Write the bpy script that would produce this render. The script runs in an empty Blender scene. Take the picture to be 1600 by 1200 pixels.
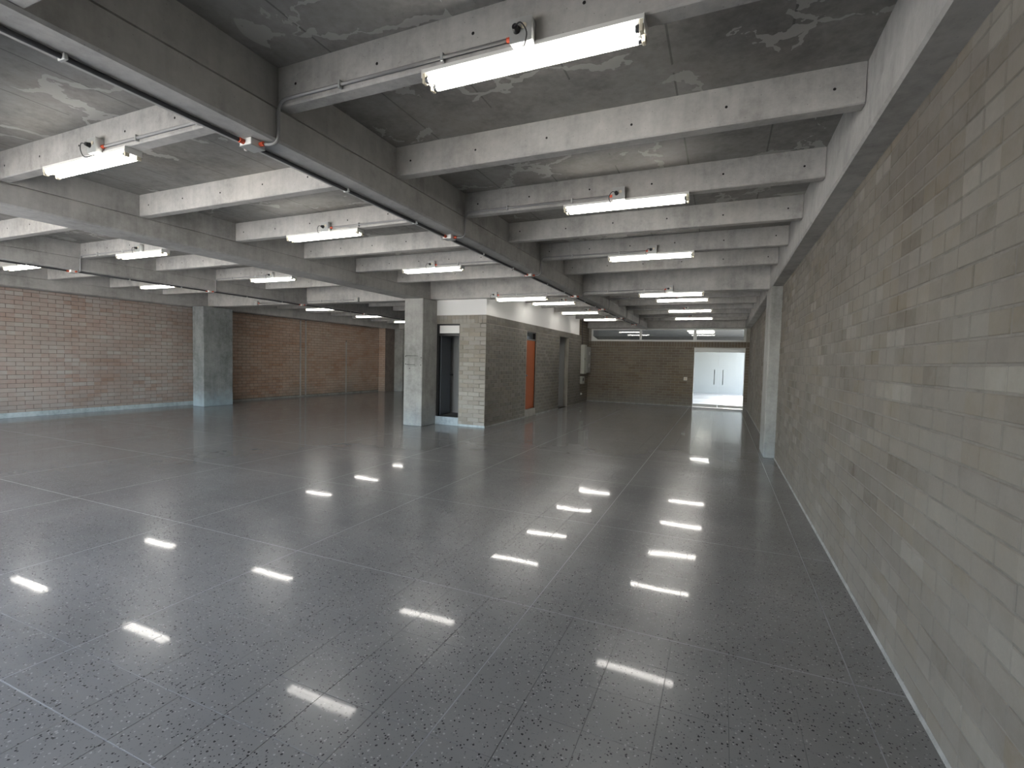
import bpy, math, random
from mathutils import Vector, Matrix

random.seed(7)
SC = bpy.context.scene
COL = SC.collection

# ------------------------------------------------------------------ camera
F_PX = 755.87
YAW, PITCH, ROLL = 0.4081905, -0.0475723, 0.0249469
CAM_H = 1.5
fw = Vector((-math.sin(YAW) * math.cos(PITCH), math.cos(YAW) * math.cos(PITCH), math.sin(PITCH)))
rt = fw.cross(Vector((0, 0, 1))).normalized()
up = rt.cross(fw)
R_ = rt * math.cos(ROLL) + up * math.sin(ROLL)
U_ = -rt * math.sin(ROLL) + up * math.cos(ROLL)
cam_data = bpy.data.cameras.new('camera')
cam_data.sensor_width = 36.0
cam_data.lens = 36.0 * F_PX / 1600.0
cam_data.clip_start = 0.05
cam = bpy.data.objects.new('camera', cam_data)
COL.objects.link(cam)
m3 = Matrix((R_, U_, -fw)).transposed()
cam.matrix_world = Matrix.Translation((0, 0, CAM_H)) @ m3.to_4x4()
SC.camera = cam


def proj(p):
    d = Vector(p) - Vector((0, 0, CAM_H))
    w = d.dot(fw)
    if w < 0.05:
        return None
    return (800 + F_PX * d.dot(R_) / w, 600 - F_PX * d.dot(U_) / w, w)


# ------------------------------------------------------------------ world, sun, exposure
SUN_DIR = Vector((0.42, 0.40, 0.82)).normalized()
world = bpy.data.worlds.new('sky')
SC.world = world
world.use_nodes = True
nt = world.node_tree
bg = nt.nodes['Background']
sky = nt.nodes.new('ShaderNodeTexSky')
sky.sky_type = 'NISHITA'
sky.sun_disc = False
sky.sun_elevation = math.asin(SUN_DIR.z)
sky.sun_rotation = math.atan2(SUN_DIR.x, SUN_DIR.y)
sky.air_density = 1.0
sky.dust_density = 2.0
hsv = nt.nodes.new('ShaderNodeHueSaturation')
hsv.inputs['Saturation'].default_value = 0.55
nt.links.new(sky.outputs[0], hsv.inputs['Color'])
nt.links.new(hsv.outputs[0], bg.inputs[0])
bg.inputs[1].default_value = 1.0
sl = bpy.data.lights.new('sun', 'SUN')
sl.energy = 11.0
sl.angle = math.radians(0.6)
sl.color = (1.0, 0.95, 0.88)
so = bpy.data.objects.new('sun', sl)
COL.objects.link(so)
so.rotation_euler = SUN_DIR.to_track_quat('Z', 'Y').to_euler()
so.location = (3, 3, 30)

vs = SC.view_settings
vs.view_transform = 'Standard'
vs.look = 'None'
vs.gamma = 1.0
vs.use_curve_mapping = False
vs.exposure = 1.55
SC.cycles.max_bounces = 8
SC.cycles.diffuse_bounces = 5
SC.cycles.glossy_bounces = 4
SC.cycles.transmission_bounces = 6
SC.cycles.sample_clamp_indirect = 6.0

TUBE_STRENGTH = 9.0

# ------------------------------------------------------------------ measured layout (metres, camera stands at x=0 y=0)
XR = 0.854          # brick face of the long right wall
XL = -14.1          # brick face of the left wall
YF = 18.668         # far wall face
Y0 = -1.6           # shop front line, behind the camera
ZB, ZJ, ZS, ZX = 2.827, 3.038, 3.276, 2.846
XRI = 0.692
BEAM_M = (-2.866, -2.595)
BEAM_2 = (-6.598, -6.146)
BEAM_3 = (-10.17, -9.90)
XLB = -13.72        # inner face of beam on the left wall
YC0, YC1 = 8.985, 9.87
YX = 9.418
JOISTS_NEAR = [2.24, 3.427, 4.614, 5.788, 6.971, 8.185]
JOISTS_FAR = [10.62, 11.80, 12.98, 14.20, 15.38, 16.52, 17.60]
JT = 0.10
COURSE, BL = 0.0955, 0.285


# ------------------------------------------------------------------ materials
def lin(c):
    return tuple(((v / 255) / 12.92 if v <= 10 else (((v / 255) + 0.055) / 1.055) ** 2.4) for v in c)


class NT:
    def __init__(self, name):
        self.m = bpy.data.materials.new(name)
        self.m.use_nodes = True
        self.t = self.m.node_tree
        self.b = self.t.nodes['Principled BSDF']

    def n(self, kind, **kw):
        nd = self.t.nodes.new(kind)
        for k, v in kw.items():
            setattr(nd, k, v)
        return nd

    def l(self, a, b):
        self.t.links.new(a, b)

    def val(self, sock, v):
        if hasattr(v, 'is_output') or isinstance(v, bpy.types.NodeSocket):
            self.l(v, sock)
        else:
            sock.default_value = v

    def math(self, op, a, b=0.0, c=None, clamp=False):
        nd = self.n('ShaderNodeMath', operation=op, use_clamp=clamp)
        self.val(nd.inputs[0], a)
        self.val(nd.inputs[1], b)
        if c is not None:
            self.val(nd.inputs[2], c)
        return nd.outputs[0]

    def mix(self, f, a, b, mode='MIX'):
        nd = self.n('ShaderNodeMix', data_type='RGBA', blend_type=mode)
        self.val(nd.inputs[0], f)
        for s, v in ((nd.inputs[6], a), (nd.inputs[7], b)):
            if isinstance(v, tuple):
                s.default_value = (*v, 1.0)
            else:
                self.l(v, s)
        return nd.outputs[2]

    def ramp(self, f, stops):
        nd = self.n('ShaderNodeValToRGB')
        el = nd.color_ramp.elements
        while len(el) < len(stops):
            el.new(0.5)
        for e, (p, c) in zip(el, stops):
            e.position = p
            e.color = (*c, 1.0) if isinstance(c, tuple) else (c, c, c, 1.0)
        self.l(f, nd.inputs[0])
        return nd.outputs[0]

    def pos(self):
        return self.n('ShaderNodeNewGeometry').outputs['Position']

    def noise(self, scale, detail=4.0, rough=0.55, vec=None, dist=0.0):
        nd = self.n('ShaderNodeTexNoise')
        nd.inputs['Scale'].default_value = scale
        nd.inputs['Detail'].default_value = detail
        nd.inputs['Roughness'].default_value = rough
        nd.inputs['Distortion'].default_value = dist
        self.l(vec if vec is not None else self.pos(), nd.inputs['Vector'])
        return nd.outputs['Fac']

    def bump(self, h, strength=0.2, distance=0.01):
        nd = self.n('ShaderNodeBump')
        nd.inputs['Strength'].default_value = strength
        nd.inputs['Distance'].default_value = distance
        self.l(h, nd.inputs['Height'])
        self.l(nd.outputs[0], self.b.inputs['Normal'])


def plain(name, c, rough=0.6, metal=0.0, var=0.06, scale=14.0):
    k = NT(name)
    c = lin(c)
    f = k.noise(scale, 3)
    a = tuple(v * (1 - var) for v in c)
    b = tuple(min(1, v * (1 + var)) for v in c)
    k.l(k.mix(f, a, b), k.b.inputs['Base Color'])
    k.b.inputs['Roughness'].default_value = rough
    k.b.inputs['Metallic'].default_value = metal
    return k.m


def concrete(name, dark, light, scale=1.3, pores=0.35, rough=0.85, stains=0.0, seams=None, warm=0.0, foot_tint=0.0):
    k = NT(name)
    d, l = lin(dark), lin(light)
    big = k.noise(scale, 6, 0.6)
    fine = k.noise(scale * 22, 5, 0.7)
    mp = k.n('ShaderNodeVectorMath', operation='MULTIPLY')
    mp.inputs[1].default_value = (16.0, 16.0, 1.5)
    k.l(k.pos(), mp.inputs[0])
    streak = k.noise(1.0, 3, 0.6, vec=mp.outputs[0])
    mid = k.noise(scale * 5.0, 5, 0.7)
    f = k.math('ADD', k.math('ADD', k.math('MULTIPLY', big, 0.45), k.math('MULTIPLY', mid, 0.28)), k.math('ADD', k.math('MULTIPLY', fine, 0.12), k.math('MULTIPLY', streak, 0.15)))
    col = k.ramp(f, [(0.38, tuple(v * 0.86 for v in d)), (0.50, tuple((p + q) / 2 for p, q in zip(d, l))), (0.61, l)])
    # blowholes
    vor = k.n('ShaderNodeTexVoronoi')
    vor.inputs['Scale'].default_value = 26.0
    k.l(k.pos(), vor.inputs['Vector'])
    hole = k.math('LESS_THAN', vor.outputs['Distance'], 0.085)
    col = k.mix(k.math('MULTIPLY', hole, pores), col, tuple(v * 0.4 for v in d))
    if seams:
        sp = k.n('ShaderNodeSeparateXYZ')
        k.l(k.pos(), sp.inputs[0])
        md = k.math('MODULO', k.math('ADD', sp.outputs[0], 60.13), seams)
        ln = k.math('LESS_THAN', md, 0.012)
        brk = k.math('GREATER_THAN', k.noise(1.7, 2), 0.46)
        col = k.mix(k.math('MULTIPLY', k.math('MULTIPLY', ln, brk), 0.55), col, tuple(v * 0.35 for v in d))
    if stains:
        wv = k.n('ShaderNodeTexNoise')
        wv.inputs['Scale'].default_value = 1.6
        wv.inputs['Detail'].default_value = 5
        k.l(k.pos(), wv.inputs['Vector'])
        vm = k.n('ShaderNodeVectorMath', operation='MULTIPLY_ADD')
        vm.inputs[1].default_value = (1.1, 1.1, 1.1)
        k.l(wv.outputs['Color'], vm.inputs[0])
        k.l(k.pos(), vm.inputs[2])
        ve = k.n('ShaderNodeTexVoronoi', feature='DISTANCE_TO_EDGE')
        ve.inputs['Scale'].default_value = 1.25
        k.l(vm.outputs[0], ve.inputs['Vector'])
        wid = k.math('MULTIPLY', k.math('SUBTRACT', k.noise(2.6, 5, 0.65), 0.44), 0.36)
        e = k.math('LESS_THAN', ve.outputs['Distance'], wid)
        mask = k.math('GREATER_THAN', k.noise(0.55, 1), 0.44)
        st = k.math('MULTIPLY', k.math('MULTIPLY', e, mask), stains)
        col = k.mix(st, col, tuple(min(1, v * 1.35) for v in l))
    if warm:
        w = k.ramp(k.noise(0.7, 3), [(0.5, 0.0), (0.7, 1.0)])
        col = k.mix(k.math('MULTIPLY', w, warm), col, lin((150, 134, 112)))
    if foot_tint:  # mixes in pale blue-grey towards the foot
        sp = k.n('ShaderNodeSeparateXYZ')
        k.l(k.pos(), sp.inputs[0])
        hgt = k.math('ADD', sp.outputs[2], k.math('MULTIPLY', k.noise(3.0, 4), 0.9))
        w = k.ramp(hgt, [(0.45, 1.0), (0.95, 0.0)])
        col = k.mix(k.math('MULTIPLY', w, foot_tint), col, lin((160, 180, 190)))
    k.l(col, k.b.inputs['Base Color'])
    k.b.inputs['Roughness'].default_value = rough
    k.bump(k.math('SUBTRACT', fine, k.math('MULTIPLY', hole, 0.5)), 0.25, 0.006)
    return k.m


def brick_mat(name, axis, u0, z0, palette, mortar, smear=0.3, seed=1.0, low=None):
    """colour picked brick by brick from where the brick lies in its wall"""
    k = NT(name)
    sp = k.n('ShaderNodeSeparateXYZ')
    k.l(k.pos(), sp.inputs[0])
    row = k.math('FLOOR', k.math('DIVIDE', k.math('SUBTRACT', sp.outputs[2], z0), COURSE))
    par = k.math('MODULO', k.math('ADD', row, 100.0), 2.0)
    u = k.math('ADD', k.math('DIVIDE', k.math('SUBTRACT', sp.outputs[axis], u0), BL), k.math('MULTIPLY', par, 0.5))
    colid = k.math('FLOOR', u)
    cb = k.n('ShaderNodeCombineXYZ')
    k.l(colid, cb.inputs[0])
    k.l(row, cb.inputs[1])
    cb.inputs[2].default_value = seed
    wn = k.n('ShaderNodeTexWhiteNoise')
    k.l(cb.outputs[0], wn.inputs['Vector'])
    n = len(palette)
    wv = k.math('ADD', k.math('MULTIPLY', wn.outputs['Value'], 0.86), k.math('MULTIPLY', k.noise(7.0, 4, 0.6), 0.14))
    col = k.ramp(wv, [(i / max(1, n - 1), lin(c)) for i, c in enumerate(palette)])
    patch = k.noise(0.9, 4, 0.6)
    sm = k.ramp(k.math('ADD', k.math('MULTIPLY', patch, 0.6), k.math('MULTIPLY', k.noise(9.0, 4, 0.65), 0.4)), [(0.42, 0.0), (0.62, 1.0)])
    col = k.mix(k.math('MULTIPLY', sm, smear), col, lin(mortar))
    cloud = k.ramp(k.noise(0.55, 5, 0.65), [(0.36, 0.30), (0.62, 0.0)])
    col = k.mix(cloud, col, lin(palette[0]), 'MULTIPLY')
    fine = k.noise(60.0, 4, 0.7)
    col = k.mix(k.math('MULTIPLY', k.math('SUBTRACT', 1.0, fine), 0.16), col, (0.02, 0.018, 0.016))
    if low:
        hgt = k.math('ADD', sp.outputs[2], k.math('MULTIPLY', k.noise(1.3, 4), 1.2))
        w = k.ramp(hgt, [(0.55, 1.0), (1.5, 0.0)])
        col = k.mix(k.math('MULTIPLY', w, 0.65), col, lin(low))
    k.l(col, k.b.inputs['Base Color'])
    k.b.inputs['Roughness'].default_value = 0.9
    k.bump(fine, 0.3, 0.004)
    return k.m


def terrazzo():
    k = NT('terrazzo')
    sp = k.pos()
    v = k.n('ShaderNodeTexVoronoi')
    v.inputs['Scale'].default_value = 92.0
    v.inputs['Randomness'].default_value = 1.0
    wob = k.n('ShaderNodeTexNoise')
    wob.inputs['Scale'].default_value = 90.0
    k.l(sp, wob.inputs['Vector'])
    vm = k.n('ShaderNodeVectorMath', operation='MULTIPLY_ADD')
    vm.inputs[1].default_value = (0.008, 0.008, 0.0)
    k.l(wob.outputs['Color'], vm.inputs[0])
    k.l(sp, vm.inputs[2])
    fl = k.n('ShaderNodeVectorMath', operation='MULTIPLY')
    fl.inputs[1].default_value = (1, 1, 0)
    k.l(vm.outputs[0], fl.inputs[0])
    k.l(fl.outputs[0], v.inputs['Vector'])
    sc = k.n('ShaderNodeSeparateColor')
    k.l(v.outputs['Color'], sc.inputs[0])
    near = k.math('LESS_THAN', v.outputs['Distance'], k.math('ADD', 0.22, k.math('MULTIPLY', sc.outputs[1], 0.24)))
    darkc = k.math('MULTIPLY', near, k.math('LESS_THAN', sc.outputs[0], 0.19))
    lightc = k.math('MULTIPLY', near, k.math('GREATER_THAN', sc.outputs[0], 0.88))
    greyc = k.math('MULTIPLY', near, k.math('LESS_THAN', k.math('ABSOLUTE', k.math('SUBTRACT', sc.outputs[0], 0.45)), 0.12))
    big = k.noise(0.8, 4, 0.6)
    col = k.ramp(big, [(0.3, lin((116, 116, 115))), (0.7, lin((136, 135, 134)))])
    # each tile from its own batch
    fx = k.n('ShaderNodeVectorMath', operation='DIVIDE')
    fx.inputs[1].default_value = (0.2755, 0.2783, 1.0)
    k.l(sp, fx.inputs[0])
    ff = k.n('ShaderNodeVectorMath', operation='FLOOR')
    k.l(fx.outputs[0], ff.inputs[0])
    col = k.mix(k.math('MULTIPLY', greyc, 0.5), col, lin((104, 104, 104)))
    col = k.mix(k.math('MULTIPLY', lightc, 0.5), col, lin((184, 184, 180)))
    col = k.mix(k.math('MULTIPLY', darkc, 0.92), col, lin((36, 36, 37)))
    k.l(col, k.b.inputs['Base Color'])
    k.b.inputs['Roughness'].default_value = 0.24
    k.b.inputs['Specular IOR Level'].default_value = 0.25
    k.b.inputs['Coat Weight'].default_value = 0.42
    k.b.inputs['Coat Roughness'].default_value = 0.045
    k.b.inputs['Coat IOR'].default_value = 1.34
    k.b.inputs['IOR'].default_value = 1.5
    wav = k.noise(1.1, 1.0)
    fine = k.noise(160.0, 2.0)
    k.bump(k.math('ADD', wav, k.math('MULTIPLY', fine, 0.0006)), 0.16, 0.02)
    for ln in list(k.t.links):
        if ln.to_socket == k.b.inputs['Normal']:
            k.l(ln.from_socket, k.b.inputs['Coat Normal'])
    return k.m


def emitter(name, c, s):
    k = NT(name)
    k.b.inputs['Base Color'].default_value = (0.9, 0.9, 0.9, 1)
    k.b.inputs['Emission Color'].default_value = (*c, 1)
    k.b.inputs['Emission Strength'].default_value = s
    return k.m


def glass(name, tint=(1, 1, 1), rough=0.0):
    k = NT(name)
    t = k.t
    out = t.nodes['Material Output']
    tr = k.n('ShaderNodeBsdfTransparent')
    tr.inputs[0].default_value = (*tint, 1)
    gl = k.n('ShaderNodeBsdfGlossy')
    gl.inputs['Roughness'].default_value = 0.02
    fr = k.n('ShaderNodeFresnel')
    fr.inputs[0].default_value = 1.5
    mx = k.n('ShaderNodeMixShader')
    k.l(fr.outputs[0], mx.inputs[0])
    k.l(tr.outputs[0], mx.inputs[1])
    k.l(gl.outputs[0], mx.inputs[2])
    k.l(mx.outputs[0], out.inputs['Surface'])
    return k.m


M = {
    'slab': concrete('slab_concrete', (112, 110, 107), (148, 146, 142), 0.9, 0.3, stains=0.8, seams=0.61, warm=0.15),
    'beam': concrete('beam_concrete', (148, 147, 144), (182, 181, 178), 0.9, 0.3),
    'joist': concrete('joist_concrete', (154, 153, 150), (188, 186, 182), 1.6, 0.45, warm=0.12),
    'column': concrete('column_concrete', (132, 132, 129), (168, 168, 164), 1.4, 0.4, foot_tint=0.25),
    'column_l': concrete('left_column_concrete', (108, 112, 112), (150, 154, 154), 1.6, 0.3, foot_tint=0.7),
    'screed': concrete('screed', (84, 84, 84), (120, 120, 120), 2.0, 0.2),
    'paving': concrete('outdoor_paving', (168, 164, 156), (205, 200, 190), 0.5, 0.1),
    'yard': concrete('yard_paving', (150, 149, 146), (172, 171, 168), 0.8, 0.1),
    'yard_wall': plain('yard_wall_paint', (150, 151, 149), 0.8, var=0.05, scale=1.0),
    'fillet': concrete('mortar_fillet', (128, 128, 125), (160, 160, 157), 4.0, 0.2),
    'plinth': concrete('pale_plinth', (150, 164, 170), (188, 200, 204), 3.0, 0.15),
    'mortar': concrete('wall_mortar', (104, 100, 94), (128, 124, 117), 3.0, 0.1),
    'mortar_l': concrete('left_mortar', (104, 94, 88), (132, 122, 114), 2.0, 0.1),
    'mortar_c': concrete('core_mortar', (132, 128, 120), (164, 160, 150), 2.0, 0.1),
    'white': plain('white_plaster', (226, 226, 224), 0.75, var=0.03, scale=2.0),
    'white_metal': plain('white_enamel', (222, 222, 218), 0.4, var=0.02),
    'galv': plain('galvanised_steel', (176, 178, 176), 0.45, 0.3, 0.08, 30),
    'pipe': plain('grey_conduit', (150, 150, 150), 0.5, 0.2),
    'pipe_dark': plain('dark_conduit', (66, 66, 68), 0.5, 0.2),
    'orange_fit': plain('orange_coupling', (196, 78, 46), 0.5),
    'black': plain('black_plastic', (20, 20, 21), 0.45),
    'cream': plain('cream_plastic', (214, 206, 184), 0.5),
    'frame_dark': plain('dark_steel_frame', (20, 19, 20), 0.45, 0.0),
    'navy': plain('navy_door_paint', (40, 50, 64), 0.35, var=0.1, scale=3),
    'orange': plain('orange_door_paint', (152, 70, 0), 0.8, var=0.06, scale=4),
    'grey_wall': plain('grey_plaster', (176, 178, 178), 0.8, var=0.05, scale=2),
    'dark_wall': plain('dark_interior', (70, 70, 70), 0.9),
    'alu': plain('white_aluminium', (205, 207, 204), 0.4, 0.0, 0.02),
    'steel': plain('brushed_steel', (120, 122, 124), 0.3, 0.9, 0.05),
    'panel': plain('panel_enamel', (178, 180, 172), 0.45, var=0.04),
    'hole': plain('hole_shade_and_pencil', (24, 23, 22), 0.95),  # near-black for the painted shade of tie holes, and for pencil marks
    'strip': plain('divider_cement', (134, 136, 138), 0.3, var=0.12, scale=5),
    'grout': plain('dark_grout', (88, 88, 88), 0.5),
    'tube': emitter('fluorescent_tube', (1.0, 0.96, 0.90), TUBE_STRENGTH),
    'glass': glass('clear_glass', (0.96, 0.98, 0.97)),
    'terrazzo': terrazzo(),
    'brick_r': brick_mat('right_wall_brick', 1, 2.52 - 0.5 * BL, 0.0,
                         [(110, 103, 92), (130, 124, 114), (120, 114, 106), (146, 142, 134), (120, 111, 96), (132, 126, 116), (106, 99, 88), (127, 122, 114)],
                         (130, 126, 119), 0.85, 1.0, low=(122, 117, 110)),
    'brick_l': brick_mat('left_wall_brick', 1, 5.37 - 0.5 * BL, -0.026,
                         [(168, 144, 132), (176, 158, 149), (172, 163, 157), (180, 167, 160), (164, 142, 130), (184, 180, 177), (172, 151, 139), (174, 165, 157)],
                         (178, 173, 168), 0.55, 5.0, low=(150, 146, 140)),
    'brick_l2': brick_mat('left_rear_brick', 1, 5.37 - 0.5 * BL, -0.026,
                          [(184, 152, 130), (194, 168, 148), (188, 164, 148), (178, 144, 122), (198, 176, 158), (188, 158, 138)],
                          (194, 184, 172), 0.55, 9.0, low=(136, 130, 122)),
    'brick_c': brick_mat('core_brick', 0, -4.778, 2.31 - 24 * COURSE,
                         [(154, 150, 142), (166, 162, 154), (146, 141, 132), (160, 153, 141), (172, 169, 163), (140, 135, 128)],
                         (170, 167, 161), 0.5, 3.0),
    'brick_cs': brick_mat('core_brick_shaded', 1, 9.554, 2.31 - 24 * COURSE,  # core brick in darker tones, the side's shade put into the colour
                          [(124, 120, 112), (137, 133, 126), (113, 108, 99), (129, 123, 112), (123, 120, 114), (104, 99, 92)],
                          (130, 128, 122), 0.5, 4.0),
    'brick_f': brick_mat('far_wall_brick', 0, XR, 2.16 - 22 * COURSE,
                         [(118, 106, 88), (128, 116, 97), (123, 113, 100), (111, 99, 82), (130, 121, 106), (117, 108, 96)],
                         (125, 121, 114), 0.45, 6.0, low=(122, 122, 120)),
}


# ------------------------------------------------------------------ mesh helpers
def wloc(o):
    v = Vector((0, 0, 0))
    while o is not None:
        v += o.location
        o = o.parent
    return v


def obj(name, verts, faces, mat, parent=None, origin=None, smooth=False):
    """one mesh object; verts in world coordinates"""
    me = bpy.data.meshes.new(name)
    base = wloc(parent) if parent else Vector((0, 0, 0))
    org = Vector(origin) if origin is not None else (base if parent else Vector(verts[0]) * 0)
    me.from_pydata([tuple(Vector(v) - org) for v in verts], [], faces)
    me.materials.append(M[mat] if isinstance(mat, str) else mat)
    if smooth:
        me.polygons.foreach_set('use_smooth', [True] * len(me.polygons))
    me.update()
    o = bpy.data.objects.new(name, me)
    COL.objects.link(o)
    o.location = org - base
    if parent:
        o.parent = parent
    return o


class G:
    """collects verts/faces"""

    def __init__(self):
        self.v, self.f = [], []

    def box(self, x0, x1, y0, y1, z0, z1):
        n = len(self.v)
        self.v += [(x0, y0, z0), (x1, y0, z0), (x1, y1, z0), (x0, y1, z0), (x0, y0, z1), (x1, y0, z1), (x1, y1, z1), (x0, y1, z1)]
        self.f += [tuple(n + i for i in q) for q in ((3, 2, 1, 0), (4, 5, 6, 7), (0, 1, 5, 4), (1, 2, 6, 5), (2, 3, 7, 6), (3, 0, 4, 7))]
        return self

    def bbox(self, x0, x1, y0, y1, z0, z1, b):
        """box with all edges bevelled by b"""
        n = len(self.v)
        xs, ys, zs = (x0, x1), (y0, y1), (z0, z1)
        ids = {}
        for i in (0, 1):
            for j in (0, 1):
                for k in (0, 1):
                    sx, sy, sz = (1 if i == 0 else -1), (1 if j == 0 else -1), (1 if k == 0 else -1)
                    c = (xs[i], ys[j], zs[k])
                    for a in range(3):
                        p = [c[0] + sx * b, c[1] + sy * b, c[2] + sz * b]
                        p[a] = c[a]
                        ids[i, j, k, a] = len(self.v)
                        self.v.append(tuple(p))
        I = lambda i, j, k, a: ids[i, j, k, a]
        F = []
        for s in (0, 1):
            F.append([I(s, 0, 0, 0), I(s, 1, 0, 0), I(s, 1, 1, 0), I(s, 0, 1, 0)])
            F.append([I(0, s, 0, 1), I(1, s, 0, 1), I(1, s, 1, 1), I(0, s, 1, 1)])
            F.append([I(0, 0, s, 2), I(1, 0, s, 2), I(1, 1, s, 2), I(0, 1, s, 2)])
        for p in (0, 1):
            for q in (0, 1):
                F.append([I(0, p, q, 1), I(1, p, q, 1), I(1, p, q, 2), I(0, p, q, 2)])
                F.append([I(p, 0, q, 0), I(p, 1, q, 0), I(p, 1, q, 2), I(p, 0, q, 2)])
                F.append([I(p, q, 0, 0), I(p, q, 1, 0), I(p, q, 1, 1), I(p, q, 0, 1)])
        for i in (0, 1):
            for j in (0, 1):
                for k in (0, 1):
                    F.append([I(i, j, k, 0), I(i, j, k, 1), I(i, j, k, 2)])
        cen = Vector(((x0 + x1) / 2, (y0 + y1) / 2, (z0 + z1) / 2))
        for q in F:
            a, b2, c2 = (Vector(self.v[t]) for t in q[:3])
            mid = sum((Vector(self.v[t]) for t in q), Vector()) / len(q)
            if (b2 - a).cross(c2 - a).dot(mid - cen) < 0:
                q = q[::-1]
            self.f.append(tuple(q))
        return self

    def prism(self, prof, axis, a0, a1):
        """prof: list of 2-D points; axis 'x' -> (y,z) profile, 'y' -> (x,z), 'z' -> (x,y)"""
        n, m = len(self.v), len(prof)
        for a in (a0, a1):
            for (p, q) in prof:
                self.v.append({'x': (a, p, q), 'y': (p, a, q), 'z': (p, q, a)}[axis])
        for i in range(m):
            j = (i + 1) % m
            self.f.append((n + i, n + j, n + m + j, n + m + i))
        self.f.append(tuple(n + i for i in range(m))[::-1])
        self.f.append(tuple(n + m + i for i in range(m)))
        return self

    def cyl(self, p0, p1, r, k=12, r1=None):
        return self.tube([p0, p1], r, k, r1)

    def tube(self, path, r, k=8, r1=None):
        P = [Vector(p) for p in path]
        n = len(self.v)
        nrm = None
        for i, p in enumerate(P):
            t = (P[min(i + 1, len(P) - 1)] - P[max(i - 1, 0)]).normalized()
            if nrm is None:
                ref = Vector((0, 0, 1)) if abs(t.z) < 0.9 else Vector((1, 0, 0))
                nrm = t.cross(ref).normalized()
            else:
                nrm = (nrm - t * nrm.dot(t)).normalized()
            bn = t.cross(nrm)
            rr = r if r1 is None else r + (r1 - r) * i / (len(P) - 1)
            for j in range(k):
                a = 2 * math.pi * j / k
                self.v.append(tuple(p + (nrm * math.cos(a) + bn * math.sin(a)) * rr))
        for i in range(len(P) - 1):
            for j in range(k):
                a, b = n + i * k + j, n + i * k + (j + 1) % k
                self.f.append((a, b, b + k, a + k))
        self.f.append(tuple(n + j for j in range(k))[::-1])
        e = n + (len(P) - 1) * k
        self.f.append(tuple(e + j for j in range(k)))
        return self

    def make(self, name, mat, parent=None, origin=None, smooth=False):
        return obj(name, self.v, self.f, mat, parent, origin, smooth)


def curve_pts(ctrl, n=8):
    """Catmull-Rom through control points"""
    P = [Vector(c) for c in ctrl]
    P = [P[0] * 2 - P[1]] + P + [P[-1] * 2 - P[-2]]
    out = []
    for i in range(1, len(P) - 2):
        p0, p1, p2, p3 = P[i - 1:i + 3]
        for s in range(n):
            t = s / n
            out.append(0.5 * ((2 * p1) + (p2 - p0) * t + (2 * p0 - 5 * p1 + 4 * p2 - p3) * t * t + (3 * p1 - p0 - 3 * p2 + p3) * t ** 3))
    out.append(P[-2])
    return out


def bent(ctrl, rad=0.06, n=5):
    """polyline with rounded corners"""
    P = [Vector(c) for c in ctrl]
    out = [P[0]]
    for i in range(1, len(P) - 1):
        a, b, c = P[i - 1], P[i], P[i + 1]
        r = min(rad, (a - b).length * 0.49, (c - b).length * 0.49)
        s, e = b + (a - b).normalized() * r, b + (c - b).normalized() * r
        for k in range(n + 1):
            t = k / n
            out.append(s * (1 - t) ** 2 + b * 2 * t * (1 - t) + e * t * t)
    out.append(P[-1])
    return out


def thing(name, loc, label, cat, group=None):
    o = bpy.data.objects.new(name, None)
    o.empty_display_size = 0.1
    COL.objects.link(o)
    o.location = loc
    return tag(o, label, cat, group)


def tag(o, label, cat, group=None):
    o['label'] = label
    o['category'] = cat
    if group:
        o['group'] = group
    return o


def struct(o):
    o['kind'] = 'structure'
    return o


def stuff(o):
    o['kind'] = 'stuff'
    return o


# ------------------------------------------------------------------ brick walls
def brick_mesh(du, dz, depth, bev=0.004):
    """bevelled front of a brick, front towards +w; local (u, z, w)"""
    hu, hz = du / 2, dz / 2
    v = [(-hu, -hz, 0), (hu, -hz, 0), (hu, hz, 0), (-hu, hz, 0),
         (-hu, -hz, depth - bev), (hu, -hz, depth - bev), (hu, hz, depth - bev), (-hu, hz, depth - bev),
         (-hu + bev, -hz + bev, depth), (hu - bev, -hz + bev, depth), (hu - bev, hz - bev, depth), (-hu + bev, hz - bev, depth)]
    f = [(0, 1, 5, 4), (1, 2, 6, 5), (2, 3, 7, 6), (3, 0, 4, 7), (4, 5, 9, 8), (5, 6, 10, 9), (6, 7, 11, 10), (7, 4, 8, 11), (8, 9, 10, 11)]
    return v, f


_shared = {}


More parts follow.
